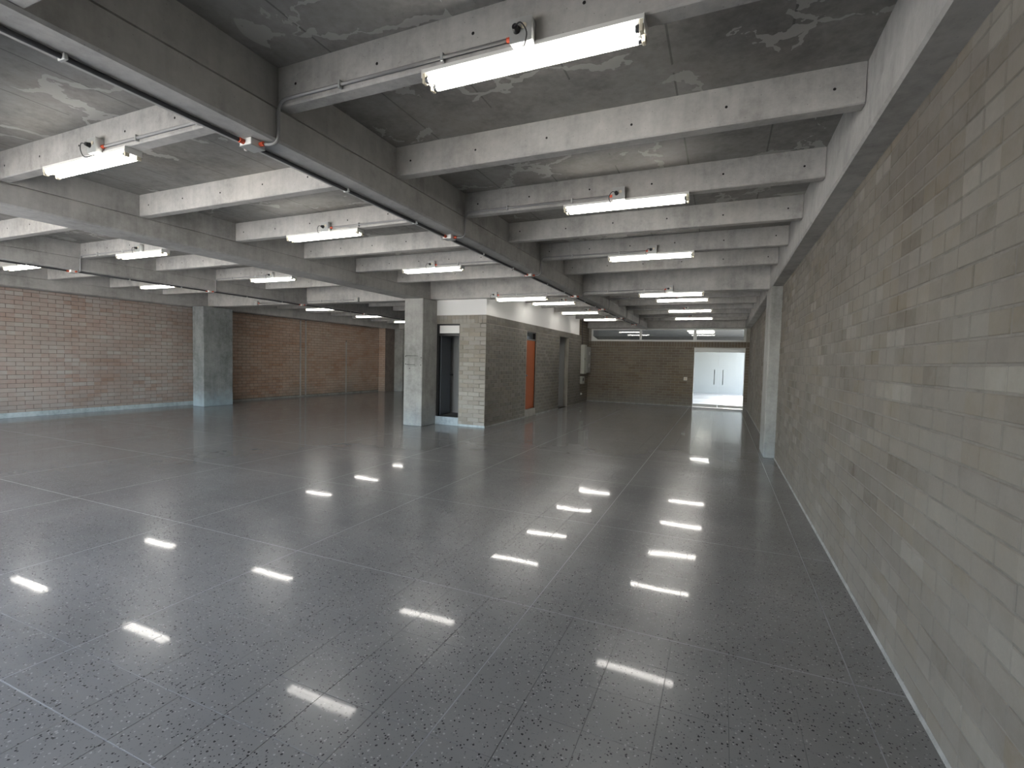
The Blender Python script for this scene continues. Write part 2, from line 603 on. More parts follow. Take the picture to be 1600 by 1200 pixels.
def lay_bricks(parent, facing, plane, u0, z0, ulo, uhi, zlo, zhi, mat, proud, openings=(), n_single=300, joint=0.009, jitter=0.0015, soldier=None, min_px=0.0):
    """facing: '+x','-x' (u runs along y), '-y' (u runs along x). The n_single that show largest are parts of their own."""
    bricks = []
    r0 = int(math.floor((zlo - z0) / COURSE))
    r1 = int(math.ceil((zhi - z0) / COURSE))
    for row in range(r0, r1):
        za, zb = z0 + row * COURSE, z0 + (row + 1) * COURSE
        za, zb = max(za, zlo), min(zb, zhi)
        if zb - za < 0.03:
            continue
        par = (row + 100) % 2
        off = -0.5 * BL * par
        c0 = int(math.floor((ulo - u0 - off) / BL)) - 1
        c1 = int(math.ceil((uhi - u0 - off) / BL)) + 1
        for c in range(c0, c1):
            ua, ub = u0 + off + c * BL, u0 + off + (c + 1) * BL
            segs = [(max(ua, ulo), min(ub, uhi))]
            for (oa, ob_, oza, ozb) in openings:
                if zb > oza + 0.01 and za < ozb - 0.01:
                    nseg = []
                    for (a, b) in segs:
                        if b <= oa or a >= ob_:
                            nseg.append((a, b))
                        else:
                            if a < oa:
                                nseg.append((a, oa))
                            if b > ob_:
                                nseg.append((ob_, b))
                    segs = nseg
            for (a, b) in segs:
                if b - a > 0.035:
                    bricks.append((a, b, za, zb))
    if soldier:
        for (sa, sb, sza, szb) in soldier:
            n = max(1, round((sb - sa) / COURSE))
            for i in range(n):
                bricks.append((sa + (sb - sa) * i / n, sa + (sb - sa) * (i + 1) / n, sza, szb))
    items = []
    for (a, b, za, zb) in bricks:
        uc, zc = (a + b) / 2, (za + zb) / 2
        P = (plane, uc, zc) if facing[1] == 'x' else (uc, plane, zc)
        q = proj(P)
        size = 0.0
        if q and -30 < q[0] < 1630 and -30 < q[1] < 1230:
            e0 = (plane, a, zc) if facing[1] == 'x' else (a, plane, zc)
            e1 = (plane, b, zc) if facing[1] == 'x' else (b, plane, zc)
            qa, qb = proj(e0), proj(e1)
            if qa and qb:
                size = abs(qa[0] - qb[0]) * F_PX * (zb - za) / q[2]
        items.append((size, a, b, za, zb))
    items.sort(key=lambda t: -t[0])
    sg = 1 if facing[0] == '+' else -1
    rest = G()
    for i, (size, a, b, za, zb) in enumerate(items):
        du, dz = b - a - joint, zb - za - joint
        dep = proud + random.uniform(-jitter, jitter)
        uc, zc = (a + b) / 2, (za + zb) / 2
        single = i < n_single and size > min_px
        if single:
            key = (mat, facing, round(du, 3), round(dz, 3))
            if key not in _shared:
                v, f = brick_mesh(du, dz, proud + 0.02)
                flip = (facing == '-x')
                if facing[1] == 'x':
                    vv = [(sg * w, u, z) for (u, z, w) in v]
                else:
                    vv = [(u, sg * w, z) for (u, z, w) in v]
                me = bpy.data.meshes.new('brick')
                good = facing in ('+x', '-y')
                me.from_pydata(vv, [], [q if good else q[::-1] for q in f])
                me.materials.append(M[mat])
                me.update()
                _shared[key] = me
            o = bpy.data.objects.new('brick', _shared[key])
            COL.objects.link(o)
            o.parent = parent
            d = dep - proud - 0.02
            o.location = Vector((plane + sg * d, uc, zc) if facing[1] == 'x' else (uc, plane + sg * d, zc)) - wloc(parent)
        else:
            v, f = brick_mesh(du, dz, dep)
            n = len(rest.v)
            if facing[1] == 'x':
                rest.v += [(plane + sg * w, uc + u, zc + z) for (u, z, w) in v]
            else:
                rest.v += [(uc + u, plane + sg * w, zc + z) for (u, z, w) in v]
            good = facing in ('+x', '-y')
            rest.f += [tuple(n + t for t in (q if good else q[::-1])) for q in f]
    if rest.v:
        stuff(rest.make('brickwork', mat, parent))


def panel_boxes(axis, w0, w1, ulo, uhi, zlo, zhi, openings):
    """wall slab with rectangular openings, as boxes"""
    g = G()
    us = sorted({ulo, uhi, *[o[0] for o in openings], *[o[1] for o in openings]})
    for a, b in zip(us[:-1], us[1:]):
        spans = [(zlo, zhi)]
        for (oa, ob_, oza, ozb) in openings:
            if a >= oa - 1e-6 and b <= ob_ + 1e-6:
                ns = []
                for (p, q) in spans:
                    if oza > p:
                        ns.append((p, min(q, oza)))
                    if ozb < q:
                        ns.append((max(p, ozb), q))
                spans = ns
        for (p, q) in spans:
            if q - p > 1e-4:
                if axis == 'x':
                    g.box(w0, w1, a, b, p, q)
                else:
                    g.box(a, b, w0, w1, p, q)
    return g


# ------------------------------------------------------------------ floor
KX0, KX1, KY0, KY1 = -6.52, -4.778, 9.554, 17.34      # service core footprint
floor = struct(G().box(XL - 0.3, XR + 0.3, Y0, YF + 0.25, -0.25, -0.0025).make('floor', 'grout'))
MX = [0.64, -1.015, -2.94, -4.33, -6.0, -7.65, -9.31, -10.96, -12.6]
MY = [1.04 + 1.675 * i for i in range(-1, 11)]


def divide(mains, lo, hi, t):
    ed = sorted([m for m in mains if lo < m < hi] + [lo, hi])
    cells = []
    for a, b in zip(ed[:-1], ed[1:]):
        n = max(1, round((b - a) / t))
        ga = 0.0025 if a in mains else 0.0009
        gb = 0.0025 if b in mains else 0.0009
        for i in range(n):
            c0, c1 = a + (b - a) * i / n, a + (b - a) * (i + 1) / n
            cells.append((c0 + (ga if i == 0 else 0.0009), c1 - (gb if i == n - 1 else 0.0009)))
    return cells


cx = divide(MX, XL, XR, 0.2755)
cy = divide(MY, Y0, YF, 0.2783)
tiles = []
for (a, b) in cx:
    for (c, d) in cy:
        mx_, my_ = (a + b) / 2, (c + d) / 2
        if KX0 < mx_ < KX1 - 0.15 and KY0 + 0.15 < my_ < KY1:
            continue
        q = proj((mx_, my_, 0))
        s = 0
        if q and -60 < q[0] < 1660 and -60 < q[1] < 1260:
            s = (b - a) * (d - c) / q[2] ** 3
        tiles.append((s, a, b, c, d))
tiles.sort(key=lambda t: -t[0])
rest = G()
for i, (s, a, b, c, d) in enumerate(tiles):
    if i < 300:
        key = ('tile', round(b - a, 3), round(d - c, 3))
        if key not in _shared:
            g = G().bbox(-(b - a) / 2, (b - a) / 2, -(d - c) / 2, (d - c) / 2, -0.02, 0, 0.0006)
            me = bpy.data.meshes.new('tile')
            me.from_pydata(g.v, [], g.f)
            me.materials.append(M['terrazzo'])
            me.update()
            _shared[key] = me
        o = bpy.data.objects.new('tile', _shared[key])
        COL.objects.link(o)
        o.parent = floor
        o.location = ((a + b) / 2, (c + d) / 2, random.uniform(-0.0003, 0.0))
    else:
        rest.box(a, b, c, d, -0.02, 0)
stuff(rest.make('terrazzo_paving', 'terrazzo', floor))
for x in MX:
    G().box(x - 0.0025, x + 0.0025, Y0, YF, -0.02, -0.0004).make('divider_strip', 'strip', floor)
for y in MY:
    if Y0 < y < YF:
        G().box(XL, XR, y - 0.0025, y + 0.0025, -0.02, -0.0005).make('divider_strip', 'strip', floor)

# ------------------------------------------------------------------ ceiling: slab with beams and joists
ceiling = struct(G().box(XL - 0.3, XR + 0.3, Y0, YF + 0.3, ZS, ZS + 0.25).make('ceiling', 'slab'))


def beam_y(x0, x1, y0, y1, zb, step_l=True, step_r=True):
    c = 0.014
    s = 0.008
    prof = [(x0 + c, zb), (x1 - c, zb), (x1, zb + c), (x1, ZJ - 0.018)]
    prof += [(x1 - 0.02, ZJ - 0.015), (x1 - 0.02, ZJ - 0.005), (x1 - s, ZJ - 0.002), (x1 - s, ZS + 0.01)]
    prof += [(x0 + s, ZS + 0.01), (x0 + s, ZJ - 0.002), (x0 + 0.02, ZJ - 0.005), (x0 + 0.02, ZJ - 0.015), (x0, ZJ - 0.018), (x0, zb + c)]
    return G().prism(prof, 'y', y0, y1).make('beam', 'beam', ceiling)


def beam_x(y0, y1, x0, x1, zb, mat='joist'):
    c = 0.012
    prof = [(y0 + c, zb), (y1 - c, zb), (y1, zb + c), (y1, ZS + 0.01), (y0, ZS + 0.01), (y0, zb + c)]
    return G().prism(prof, 'x', x0, x1).make('beam', mat, ceiling)


beam_y(XRI, XR + 0.2, Y0, YF, ZB)
beam_y(*BEAM_M, Y0, YF, ZB)
beam_y(*BEAM_2, Y0, YF, ZB)
beam_y(*BEAM_3, Y0, YF, ZB)
beam_y(XL - 0.2, XLB, Y0, YF, ZB - 0.02)
CELLS = [(BEAM_M[1], XRI), (BEAM_2[1], BEAM_M[0]), (BEAM_3[1], BEAM_2[0]), (XLB, BEAM_3[0])]
for (a, b) in CELLS:
    beam_x(0.75, 1.05, a - 0.004, b + 0.004, ZX)
    beam_x(YX, YX + 0.30, a - 0.004, b + 0.004, ZX)
    beam_x(YF - 0.22, YF + 0.1, a - 0.004, b + 0.004, ZX)
hole_v = G().cyl((0, -0.0008, 0), (0, 0.004, 0), 0.0085, 10)  # flat dark disc, its colour standing in for the shade inside a hole
hole_me = bpy.data.meshes.new('tie_hole')
hole_me.from_pydata(hole_v.v, [], hole_v.f)
hole_me.materials.append(M['hole'])
for ci, (a, b) in enumerate(CELLS):
    for yj in [-0.2] + JOISTS_NEAR + JOISTS_FAR:
        c = 0.008
        prof = [(yj + c, ZJ), (yj + JT - c, ZJ), (yj + JT, ZJ + c), (yj + JT, ZS + 0.01), (yj, ZS + 0.01), (yj, ZJ + c)]
        j = G().prism(prof, 'x', a - 0.004, b + 0.004).make('joist', 'joist', ceiling)
        if 2 < yj < 9 and ci < 3:
            x = a + 0.15
            while x < b - 0.08:
                o = bpy.data.objects.new('tie_hole', hole_me)
                COL.objects.link(o)
                o.parent = j
                o.location = (x + random.uniform(-0.015, 0.015), yj, 3.15 + random.uniform(-0.012, 0.012))
                x += 0.60

# ------------------------------------------------------------------ walls
wall_right = struct(G().box(XR + 0.004, XR + 0.3, Y0, YF + 0.2, -0.05, ZB + 0.03).make('wall_right', 'mortar'))
lay_bricks(wall_right, '-x', XR + 0.004, 2.52 - 0.5 * BL * 0, 0.0, Y0, YF, 0.0, ZB + 0.02, 'brick_r', 0.004, joint=0.008)
struct(G().prism([(XR - 0.010, 0.0), (XR + 0.02, 0.0), (XR + 0.02, 0.022), (XR - 0.002, 0.018)], 'y', Y0, YF).make('baseboard_right', 'fillet'))

wall_left = struct(panel_boxes('x', XL - 0.3, XL - 0.006, Y0, YF + 0.2, -0.05, ZB, []).make('wall_left', 'mortar_l'))
lay_bricks(wall_left, '+x', XL - 0.006, 5.37, -0.026, Y0, 9.3, 0.10, ZB - 0.02, 'brick_l', 0.007, joint=0.010)
lay_bricks(wall_left, '+x', XL - 0.006, 5.37, -0.026, 9.3, 17.5, 0.05, ZB - 0.02, 'brick_l2', 0.007, joint=0.012, n_single=0,
           openings=[(13.10, 13.16, 0, 3), (13.34, 13.40, 0, 3), (15.44, 15.50, 0, 2.1)])
struct(G().box(XL - 0.02, XL + 0.016, Y0, 9.3, 0.0, 0.105).make('baseboard_left', 'plinth'))
struct(G().box(XL - 0.02, XL + 0.012, 9.87, 17.5, 0.0, 0.05).make('baseboard_rear', 'fillet'))
for i, (a, b, z1) in enumerate([(13.10, 13.16, 2.78), (13.34, 13.40, 2.78), (15.44, 15.50, 2.1)]):
    struct(G().box(XL - 0.02, XL + 0.006, a, b, 0.0, z1).make('trim_%d' % (i + 1), 'beam'))
# short brick return at the far end of the left wall
wall_return = struct(G().box(XL - 0.02, -13.74, 17.506, 18.2, 0.0, ZB - 0.02).make('wall_return', 'mortar_l'))
lay_bricks(wall_return, '-y', 17.506, -14.1, -0.026, XL, -13.74, 0.0, ZB - 0.02, 'brick_l2', 0.007, joint=0.012, n_single=0)

# far wall with clerestory strip and glazed doors
WIN = (-4.74, 0.73, 2.36, 2.835)
DOOR1 = (-0.94, 0.73, 0.0, 2.14)
wall_far = struct(panel_boxes('y', YF + 0.006, YF + 0.2, -4.9, XR, -0.05, ZX + 0.01, [WIN, DOOR1]).make('wall_far', 'mortar_c'))
lay_bricks(wall_far, '-y', YF + 0.006, XR, 2.16 - 22 * COURSE, -4.9, XR, 0.0, 2.16, 'brick_f', 0.006, openings=[DOOR1], n_single=0, joint=0.008,
           soldier=[(-4.9, XR, 2.165, 2.355)])
wall_rear = struct(G().box(XL - 0.3, -4.88, YF + 0.006, YF + 0.2, -0.05, ZS).make('wall_rear', 'beam'))
struct(G().box(-4.88, -0.96, YF - 0.012, YF + 0.02, 0.0, 0.03).make('baseboard_far', 'fillet'))

# front wall of the shop: solid beside the camera, open to the street further left
wall_front = struct(panel_boxes('y', Y0 - 0.25, Y0, XL - 0.3, XR + 0.3, -0.25, 4.2, [(-13.6, -2.5, 0.02, 2.80)]).make('wall_front', 'beam'))

# ------------------------------------------------------------------ service core
KS = 2.31 - 24 * COURSE
D2 = (-6.10, -5.445, 0.185, 2.31)
wall_core_front = struct(panel_boxes('y', KY0 + 0.006, KY0 + 0.15, -6.60, KX1 - 0.006, -0.05, 2.50, [D2]).make('wall_core_front', 'mortar_c'))
lay_bricks(wall_core_front, '-y', KY0 + 0.006, KX1, KS, -5.44, KX1, 0.0, 2.312, 'brick_c', 0.006, n_single=300, joint=0.009,
           soldier=[(-6.06, KX1, 2.315, 2.495)], min_px=10)
D3 = (11.99, 12.755, 0.2, 2.31)
D4 = (14.82, 15.82, 0.0, 2.32)
wall_core_side = struct(panel_boxes('x', KX1 - 0.15, KX1 - 0.006, KY0 + 0.006, KY1, -0.05, 2.50, [D3, D4]).make('wall_core_side', 'mortar_c'))
lay_bricks(wall_core_side, '+x', KX1 - 0.006, KY0, KS, KY0, KY1, 0.0, 2.312, 'brick_cs', 0.006, openings=[(11.95, 12.755, 0.0, 2.32), D4],
           n_single=300, joint=0.009, soldier=[(KY0, KY1, 2.315, 2.495)], min_px=14)
struct(G().box(KX1 - 0.01, KX1 + 0.012, KY0 - 0.01, 11.95, 0.0, 0.035).make('baseboard_core', 'fillet'))
struct(G().box(KX1 - 0.01, KX1 + 0.012, 12.76, 14.82, 0.0, 0.035).make('baseboard_core', 'fillet'))
struct(G().box(-5.44, KX1 + 0.012, KY0 - 0.012, KY0 + 0.01, 0.0, 0.045).make('baseboard_core', 'plinth'))
# white plaster upstand over the bricks
struct(G().box(-6.60, KX1 - 0.002, KY0 - 0.002, KY0 + 0.14, 2.50, ZX + 0.02).make('wall_upstand_front', 'white'))
struct(G().box(KX1 - 0.14, KX1 - 0.001, KY0 + 0.14, 17.05, 2.50, ZS + 0.01).make('wall_upstand_side', 'white'))
# recessed end piece up to the far wall
wall_end = struct(G().box(KX1 - 0.3, KX1 - 0.066, 17.10, YF + 0.1, -0.05, ZS).make('wall_end', 'mortar_c'))
lay_bricks(wall_end, '+x', KX1 - 0.066, KY0, KS, KY1, YF, 0.0, 3.1, 'brick_f', 0.006, n_single=0, joint=0.008)
# rooms inside the core
struct(G().box(-6.60, -6.48, KY0 + 0.15, KY1, 0.0, ZS).make('wall_core_back', 'grey_wall'))
struct(G().box(-6.48, KX1 - 0.15, 10.5, 10.6, 0.0, ZS).make('wall_core_partition', 'grey_wall'))
struct(G().box(-6.48, KX1 - 0.15, 13.2, 13.32, 0.0, ZS).make('wall_core_partition', 'grey_wall'))
struct(G().box(-6.48, KX1 - 0.15, 15.90, 16.02, 0.0, ZS).make('wall_core_partition', 'grey_wall'))
struct(G().box(-6.48, KX1 - 0.15, KY0 + 0.15, 13.2, -0.05, 0.178).make('floor_core', 'screed'))
struct(G().box(-5.42, -5.34, KY0 + 0.15, 10.5, 0.178, ZS).make('wall_core_inner', 'grey_wall'))
struct(G().box(-6.48, KX1 - 0.15, 13.32, 15.9, -0.05, 0.0).make('floor_passage', 'screed'))

# door 2: navy door standing ajar behind a dark steel frame with a white transom
door_2 = struct(bpy.data.objects.new('door_2', None))
COL.objects.link(door_2)
door_2.location = (-5.75, KY0, 0.185)
yf0, yf1 = KY0 + 0.02, KY0 + 0.10
G().box(-6.10, -6.0, yf0, yf1, 0.185, 2.31).make('frame_post', 'frame_dark', door_2)
G().box(-5.465, -5.445, yf0, yf1, 0.185, 2.31).make('frame_post', 'frame_dark', door_2)
G().box(-6.0, -5.465, yf0, yf1, 2.275, 2.31).make('frame_head', 'frame_dark', door_2)
G().box(-6.0, -5.465, yf0, yf1, 2.035, 2.095).make('frame_rail', 'frame_dark', door_2)
G().bbox(-5.995, -5.47, yf0 + 0.02, yf0 + 0.035, 2.098, 2.272, 0.003).make('transom_pane', 'white', door_2)
ang = math.radians(100)
hx, hy = -5.985, KY0 + 0.11
ex = Vector((math.cos(ang), math.sin(ang), 0))
ey = Vector((-math.sin(ang), math.cos(ang), 0))


def leafbox(u0, u1, w0, w1, z0, z1, name, mat, parent):
    vs_ = []
    for z in (z0, z1):
        for (u, w) in ((u0, w0), (u1, w0), (u1, w1), (u0, w1)):
            p = Vector((hx, hy, 0)) + ex * u + ey * w
            vs_.append((p.x, p.y, z))
    return obj(name, vs_, [(3, 2, 1, 0), (4, 5, 6, 7), (0, 1, 5, 4), (1, 2, 6, 5), (2, 3, 7, 6), (3, 0, 4, 7)], mat, parent)


leaf = leafbox(0, 0.62, 0, 0.04, 0.195, 2.03, 'door_leaf', 'navy', door_2)
hp = Vector((hx, hy, 0)) + ex * 0.57
g = G().cyl((hp.x - ey.x * 0.0, hp.y - ey.y * 0.0, 1.13), (hp.x - ey.x * 0.05, hp.y - ey.y * 0.05, 1.13), 0.012, 10)
g.cyl((hp.x - ey.x * 0.05, hp.y - ey.y * 0.05, 1.13), (hp.x - ey.x * 0.075, hp.y - ey.y * 0.075, 1.13), 0.028, 12, 0.024)
g.make('door_knob', 'steel', leaf, smooth=True)
struct(G().box(-6.10, -5.445, KY0 - 0.004, KY0 + 0.15, 0.0, 0.185).make('trim_4', 'plinth'))

# door 3: orange door with glazed transom
door_3 = struct(bpy.data.objects.new('door_3', None))
COL.objects.link(door_3)
door_3.location = (KX1 - 0.08, 12.37, 0.2)
xa, xb = KX1 - 0.11, KX1 - 0.04
G().box(xa, xb, 11.99, 12.02, 0.2, 2.31).make('frame_post', 'frame_dark', door_3)
G().box(xa, xb, 12.725, 12.755, 0.2, 2.31).make('frame_post', 'frame_dark', door_3)
G().box(xa, xb, 12.02, 12.725, 2.28, 2.31).make('frame_head', 'frame_dark', door_3)
G().box(xa, xb, 12.02, 12.725, 2.07, 2.11).make('frame_rail', 'frame_dark', door_3)
G().box(xa + 0.03, xa + 0.036, 12.02, 12.725, 2.11, 2.28).make('transom_pane', 'glass', door_3)
lf = G().box(xa + 0.015, xb - 0.012, 12.022, 12.723, 0.205, 2.068).make('door_leaf', 'orange', door_3)
G().cyl((xb - 0.012, 12.08, 1.12), (xb + 0.03, 12.08, 1.12), 0.022, 10).make('door_knob', 'steel', lf, smooth=True)
struct(G().box(KX1 - 0.15, KX1 - 0.02, 11.99, 12.755, 0.0, 0.2).make('trim_5', 'screed'))

# ------------------------------------------------------------------ window strip in the far wall
window_1 = struct(bpy.data.objects.new('window_1', None))
COL.objects.link(window_1)
window_1.location = (-2.0, YF + 0.05, WIN[2])
wy0, wy1 = YF + 0.0, YF + 0.07
G().bbox(WIN[0], WIN[1], wy0, wy1, WIN[2], WIN[2] + 0.06, 0.004).make('window_sill', 'alu', window_1)
G().bbox(WIN[0], WIN[1], wy0, wy1, WIN[3] - 0.055, WIN[3], 0.004).make('window_head', 'alu', window_1)
posts = [(WIN[0], WIN[0] + 0.06), (-2.89, -2.82), (-0.99, -0.88), (WIN[1] - 0.07, WIN[1])]
for (a, b) in posts:
    G().bbox(a, b, wy0 + 0.002, wy1 - 0.002, WIN[2] + 0.058, WIN[3] - 0.053, 0.003).make('mullion', 'alu', window_1)
for (a, b) in zip(posts[:-1], posts[1:]):
    G().box(a[1], b[0], YF + 0.03, YF + 0.036, WIN[2] + 0.06, WIN[3] - 0.055).make('pane', 'glass', window_1)
# small gusset plate in the corner of the first light
obj('gusset', [(-4.68, YF + 0.02, 2.42), (-4.48, YF + 0.02, 2.42), (-4.68, YF + 0.02, 2.56), (-4.68, YF + 0.028, 2.42), (-4.48, YF + 0.028, 2.42), (-4.68, YF + 0.028, 2.56)],
    [(0, 1, 2), (5, 4, 3), (0, 3, 4, 1), (1, 4, 5, 2), (2, 5, 3, 0)], 'alu', window_1)

# ------------------------------------------------------------------ glazed double door
door_1 = struct(bpy.data.objects.new('door_1', None))
COL.objects.link(door_1)
door_1.location = (-0.1, YF + 0.05, 0)
G().box(DOOR1[0], DOOR1[1], YF + 0.03, YF + 0.09, 2.05, 2.14).make('header', 'alu', door_1)
G().box(DOOR1[1] - 0.02, DOOR1[1], YF - 0.004, YF + 0.1, 0.0, 2.14).make('door_jamb', 'alu', door_1)
G().box(DOOR1[0], DOOR1[0] + 0.02, YF - 0.004, YF + 0.1, 0.0, 2.14).make('door_jamb', 'alu', door_1)
for (a, b, hxp) in ((DOOR1[0] + 0.022, -0.108, -0.235), (-0.098, DOOR1[1] - 0.022, 0.045)):
    lf = G().box(a, b, YF + 0.055, YF + 0.065, 0.02, 2.045).make('door_leaf', 'glass', door_1)
    G().bbox(a, b, YF + 0.045, YF + 0.075, 0.02, 0.12, 0.003).make('bottom_rail', 'alu', lf)
    G().bbox(a, b, YF + 0.045, YF + 0.075, 1.99, 2.045, 0.003).make('top_rail', 'alu', lf)
    h = G().cyl((hxp, YF + 0.02, 0.84), (hxp, YF + 0.02, 1.37), 0.013, 10)
    h.cyl((hxp, YF + 0.02, 0.92), (hxp, YF + 0.055, 0.92), 0.008, 8).cyl((hxp, YF + 0.02, 1.29), (hxp, YF + 0.055, 1.29), 0.008, 8)
    h.make('pull_handle', 'steel', lf, smooth=True)

# ------------------------------------------------------------------ outside: street in front, roofed porch and yard behind
struct(G().box(-60, 40, -60, Y0 - 0.0, -0.35, -0.12).make('ground', 'paving'))
struct(G().box(-30, 20, YF + 0.2, 60, -0.35, -0.02).make('ground_yard', 'yard'))
struct(G().box(-12, 1.7, YF + 0.2, 29.4, 3.10, 3.4).make('ceiling_porch', 'dark_wall'))
struct(G().box(-12, 1.7, 28.9, 29.1, 2.70, 3.12).make('trim_6', 'dark_wall'))
struct(G().box(-12, 6, 29.1, 29.3, -0.05, 4.0).make('wall_yard', 'yard_wall'))
struct(G().box(-7.4, -7.2, YF + 0.2, 29.1, -0.05, 3.12).make('wall_yard_side', 'yard_wall'))

# ------------------------------------------------------------------ columns
def column(x0, x1, y0, y1, z1, mat, label, web=None):
    t = thing('concrete_column', ((x0 + x1) / 2, (y0 + y1) / 2, 0), label, 'column')
    G().bbox(x0, x1, y0, y1, 0.0, z1, 0.012).make('shaft', mat, t)
    if web:
        G().box(*web, 0.0, z1).make('web', mat, t)
    return t


cc = column(-6.538, -6.051, YC0, YC1, ZB + 0.002, 'column', 'square grey concrete column beside the service core, with pencil marks at chest height')
for (a, b, z, w) in [(-6.49, -6.16, 1.555, 0.006), (-6.47, -6.24, 1.36, 0.006), (-6.42, -6.19, 1.335, 0.003)]:
    G().box(a, b, YC0 - 0.0012, YC0 + 0.004, z, z + w * 1.6).make('pencil_mark', 'hole', cc)
for (x, z) in [(-6.38, 1.28), (-6.08, 1.52), (-6.09, 1.36), (-6.49, 1.545), (-6.49, 1.37)]:
    G().cyl((x, YC0 - 0.0012, z), (x, YC0 + 0.004, z), 0.012, 8).make('pencil_mark', 'hole', cc)
column(-13.757, -13.29, YC0, YC1, ZB - 0.01, 'column_l', 'concrete column with blue-grey foot against the pinkish brick wall', (-14.1, -13.75, 9.3, 9.85))
column(XRI - 0.004, XR + 0.1, YC0, YC1, ZB + 0.002, 'column', 'shallow concrete pilaster standing out of the long beige brick wall')
column(-13.74, -13.29, 18.15, 18.66, ZB - 0.01, 'column', 'far concrete column at the end of the orange brick wall')

# ------------------------------------------------------------------ lights
def make_light(loc, cord_dx, label, group):
    """twin-tube batten; loc = middle of its top face"""
    x, y, z = loc
    t = thing('fluorescent_light', loc, label, 'ceiling light', group)
    L = 0.575
    # gear tray, trapezoid section
    tray = G().prism([(y - 0.058, z), (y + 0.058, z), (y + 0.058, z - 0.020), (y + 0.030, z - 0.040), (y - 0.030, z - 0.040), (y - 0.058, z - 0.020)], 'x', x - L, x + L).make('gear_tray', 'white_metal', t)
    for s in (-1, 1):
        G().box(x + s * L, x + s * (L + 0.004), y - 0.06, y + 0.06, z - 0.045, z).make('end_plate', 'white_metal', tray)
    for s in (-1, 1):
        yt, zt = y + s * 0.040, z - 0.052
        tb = G().cyl((x - L + 0.035, yt, zt), (x + L - 0.035, yt, zt), 0.0165, 14).make('tube', 'tube', t, smooth=False)
        for e in (-1, 1):
            G().cyl((x + e * (L - 0.035), yt, zt), (x + e * (L - 0.018), yt, zt), 0.0168, 12).make('tube_cap', 'steel', tb)
            G().bbox(x + e * (L - 0.009) - 0.009, x + e * (L - 0.009) + 0.009, yt - 0.017, yt + 0.017, zt - 0.02, z - 0.02, 0.003).make('lamp_holder', 'cream', t)
    return t


def cord(t, x, y, z, bx, by, bz, side):
    """plug in the outlet face and cord down to the tray; (bx,by,bz) = socket centre on the front of the box"""
    sx = -side
    pl = [(bx, by - 0.025, bz), (bx + sx * 0.012, by - 0.045, bz + 0.004)]
    pts = curve_pts([(bx, by - 0.03, bz), (bx + sx * 0.035, by - 0.04, bz + 0.002), (bx + sx * 0.062, by - 0.03, bz - 0.04), (bx + sx * 0.045, by - 0.01, bz - 0.085), (bx + sx * 0.005, y - 0.05, z - 0.006)], 7)
    c = G().tube(pts, 0.0035, 6).make('power_cord', 'black', t, smooth=True)
    g_ = G().cyl((bx, by, bz), (bx, by - 0.03, bz), 0.020, 12, 0.014)
    g_.make('plug', 'black', c, smooth=False)


def outlet_box(x, yface, z, side, label, group):
    """galvanised box on the front of a joist; conduit enters from side (-1 left, +1 right)"""
    t = thing('outlet_box', (x, yface, z), label, 'outlet box', group)
    b = G().bbox(x - 0.055, x + 0.055, yface - 0.055, yface, z - 0.055, z + 0.055, 0.003).make('box', 'galv', t)
    G().bbox(x - 0.057, x + 0.057, yface - 0.060, yface - 0.055, z - 0.057, z + 0.057, 0.002).make('cover_plate', 'galv', t)
    G().cyl((x + 0.018, yface - 0.0635, z + 0.012), (x + 0.018, yface - 0.058, z + 0.012), 0.014, 12).make('socket', 'cream', t)
    G().cyl((x + side * 0.055, yface - 0.014, z - 0.005), (x + side * 0.09, yface - 0.014, z - 0.005), 0.013, 10).make('coupling', 'orange_fit', t)
    return t


ROWS = {
    'A': dict(name='row beside the beige brick wall', side=-1, box=-0.945, beam=BEAM_M[1], bsgn=1, jx=-2.74),
    'B': dict(name='row over the aisle', side=1, box=-4.51, beam=BEAM_M[0], bsgn=-1, jx=-2.74),
    'C': dict(name='row beyond the column beam', side=-1, box=-8.24, beam=BEAM_3[1], bsgn=1, jx=-9.99),
    'D': dict(name='row beside the pinkish brick wall', side=1, box=-11.70, beam=BEAM_3[0], bsgn=-1, jx=-9.99),
}
ORD = ['first', 'second', 'third', 'fourth', 'fifth', 'sixth', 'seventh']
J = JOISTS_NEAR
LIGHTS = {
    'A': [(-0.955, J[0]), (-0.91, J[2]), (-0.985, J[4]), (-0.93, 'X'), (-0.91, JOISTS_FAR[1]), (-0.88, JOISTS_FAR[3]), (-0.895, JOISTS_FAR[5])],
    'B': [(-4.745, J[0]), (-4.615, J[2]), (-4.545, J[4]), (-3.93, 'X'), (-4.02, JOISTS_FAR[1]), (-3.99, JOISTS_FAR[3]), (-3.92, JOISTS_FAR[5])],
    'C': [(-8.31, J[0]), (-8.31, J[2]), (-8.28, J[4])],
    'D': [(-11.9, J[0]), (-11.9, J[2]), (-11.95, J[4]), (-11.88, JOISTS_FAR[1]), (-11.94, JOISTS_FAR[3]), (-11.97, JOISTS_FAR[5])],
}
FROM = {'A': 'the glass doors', 'B': 'the far wall', 'C': 'the columns', 'D': 'the rear'}
boxes = []   # (row, x, yface, z, ylabel)
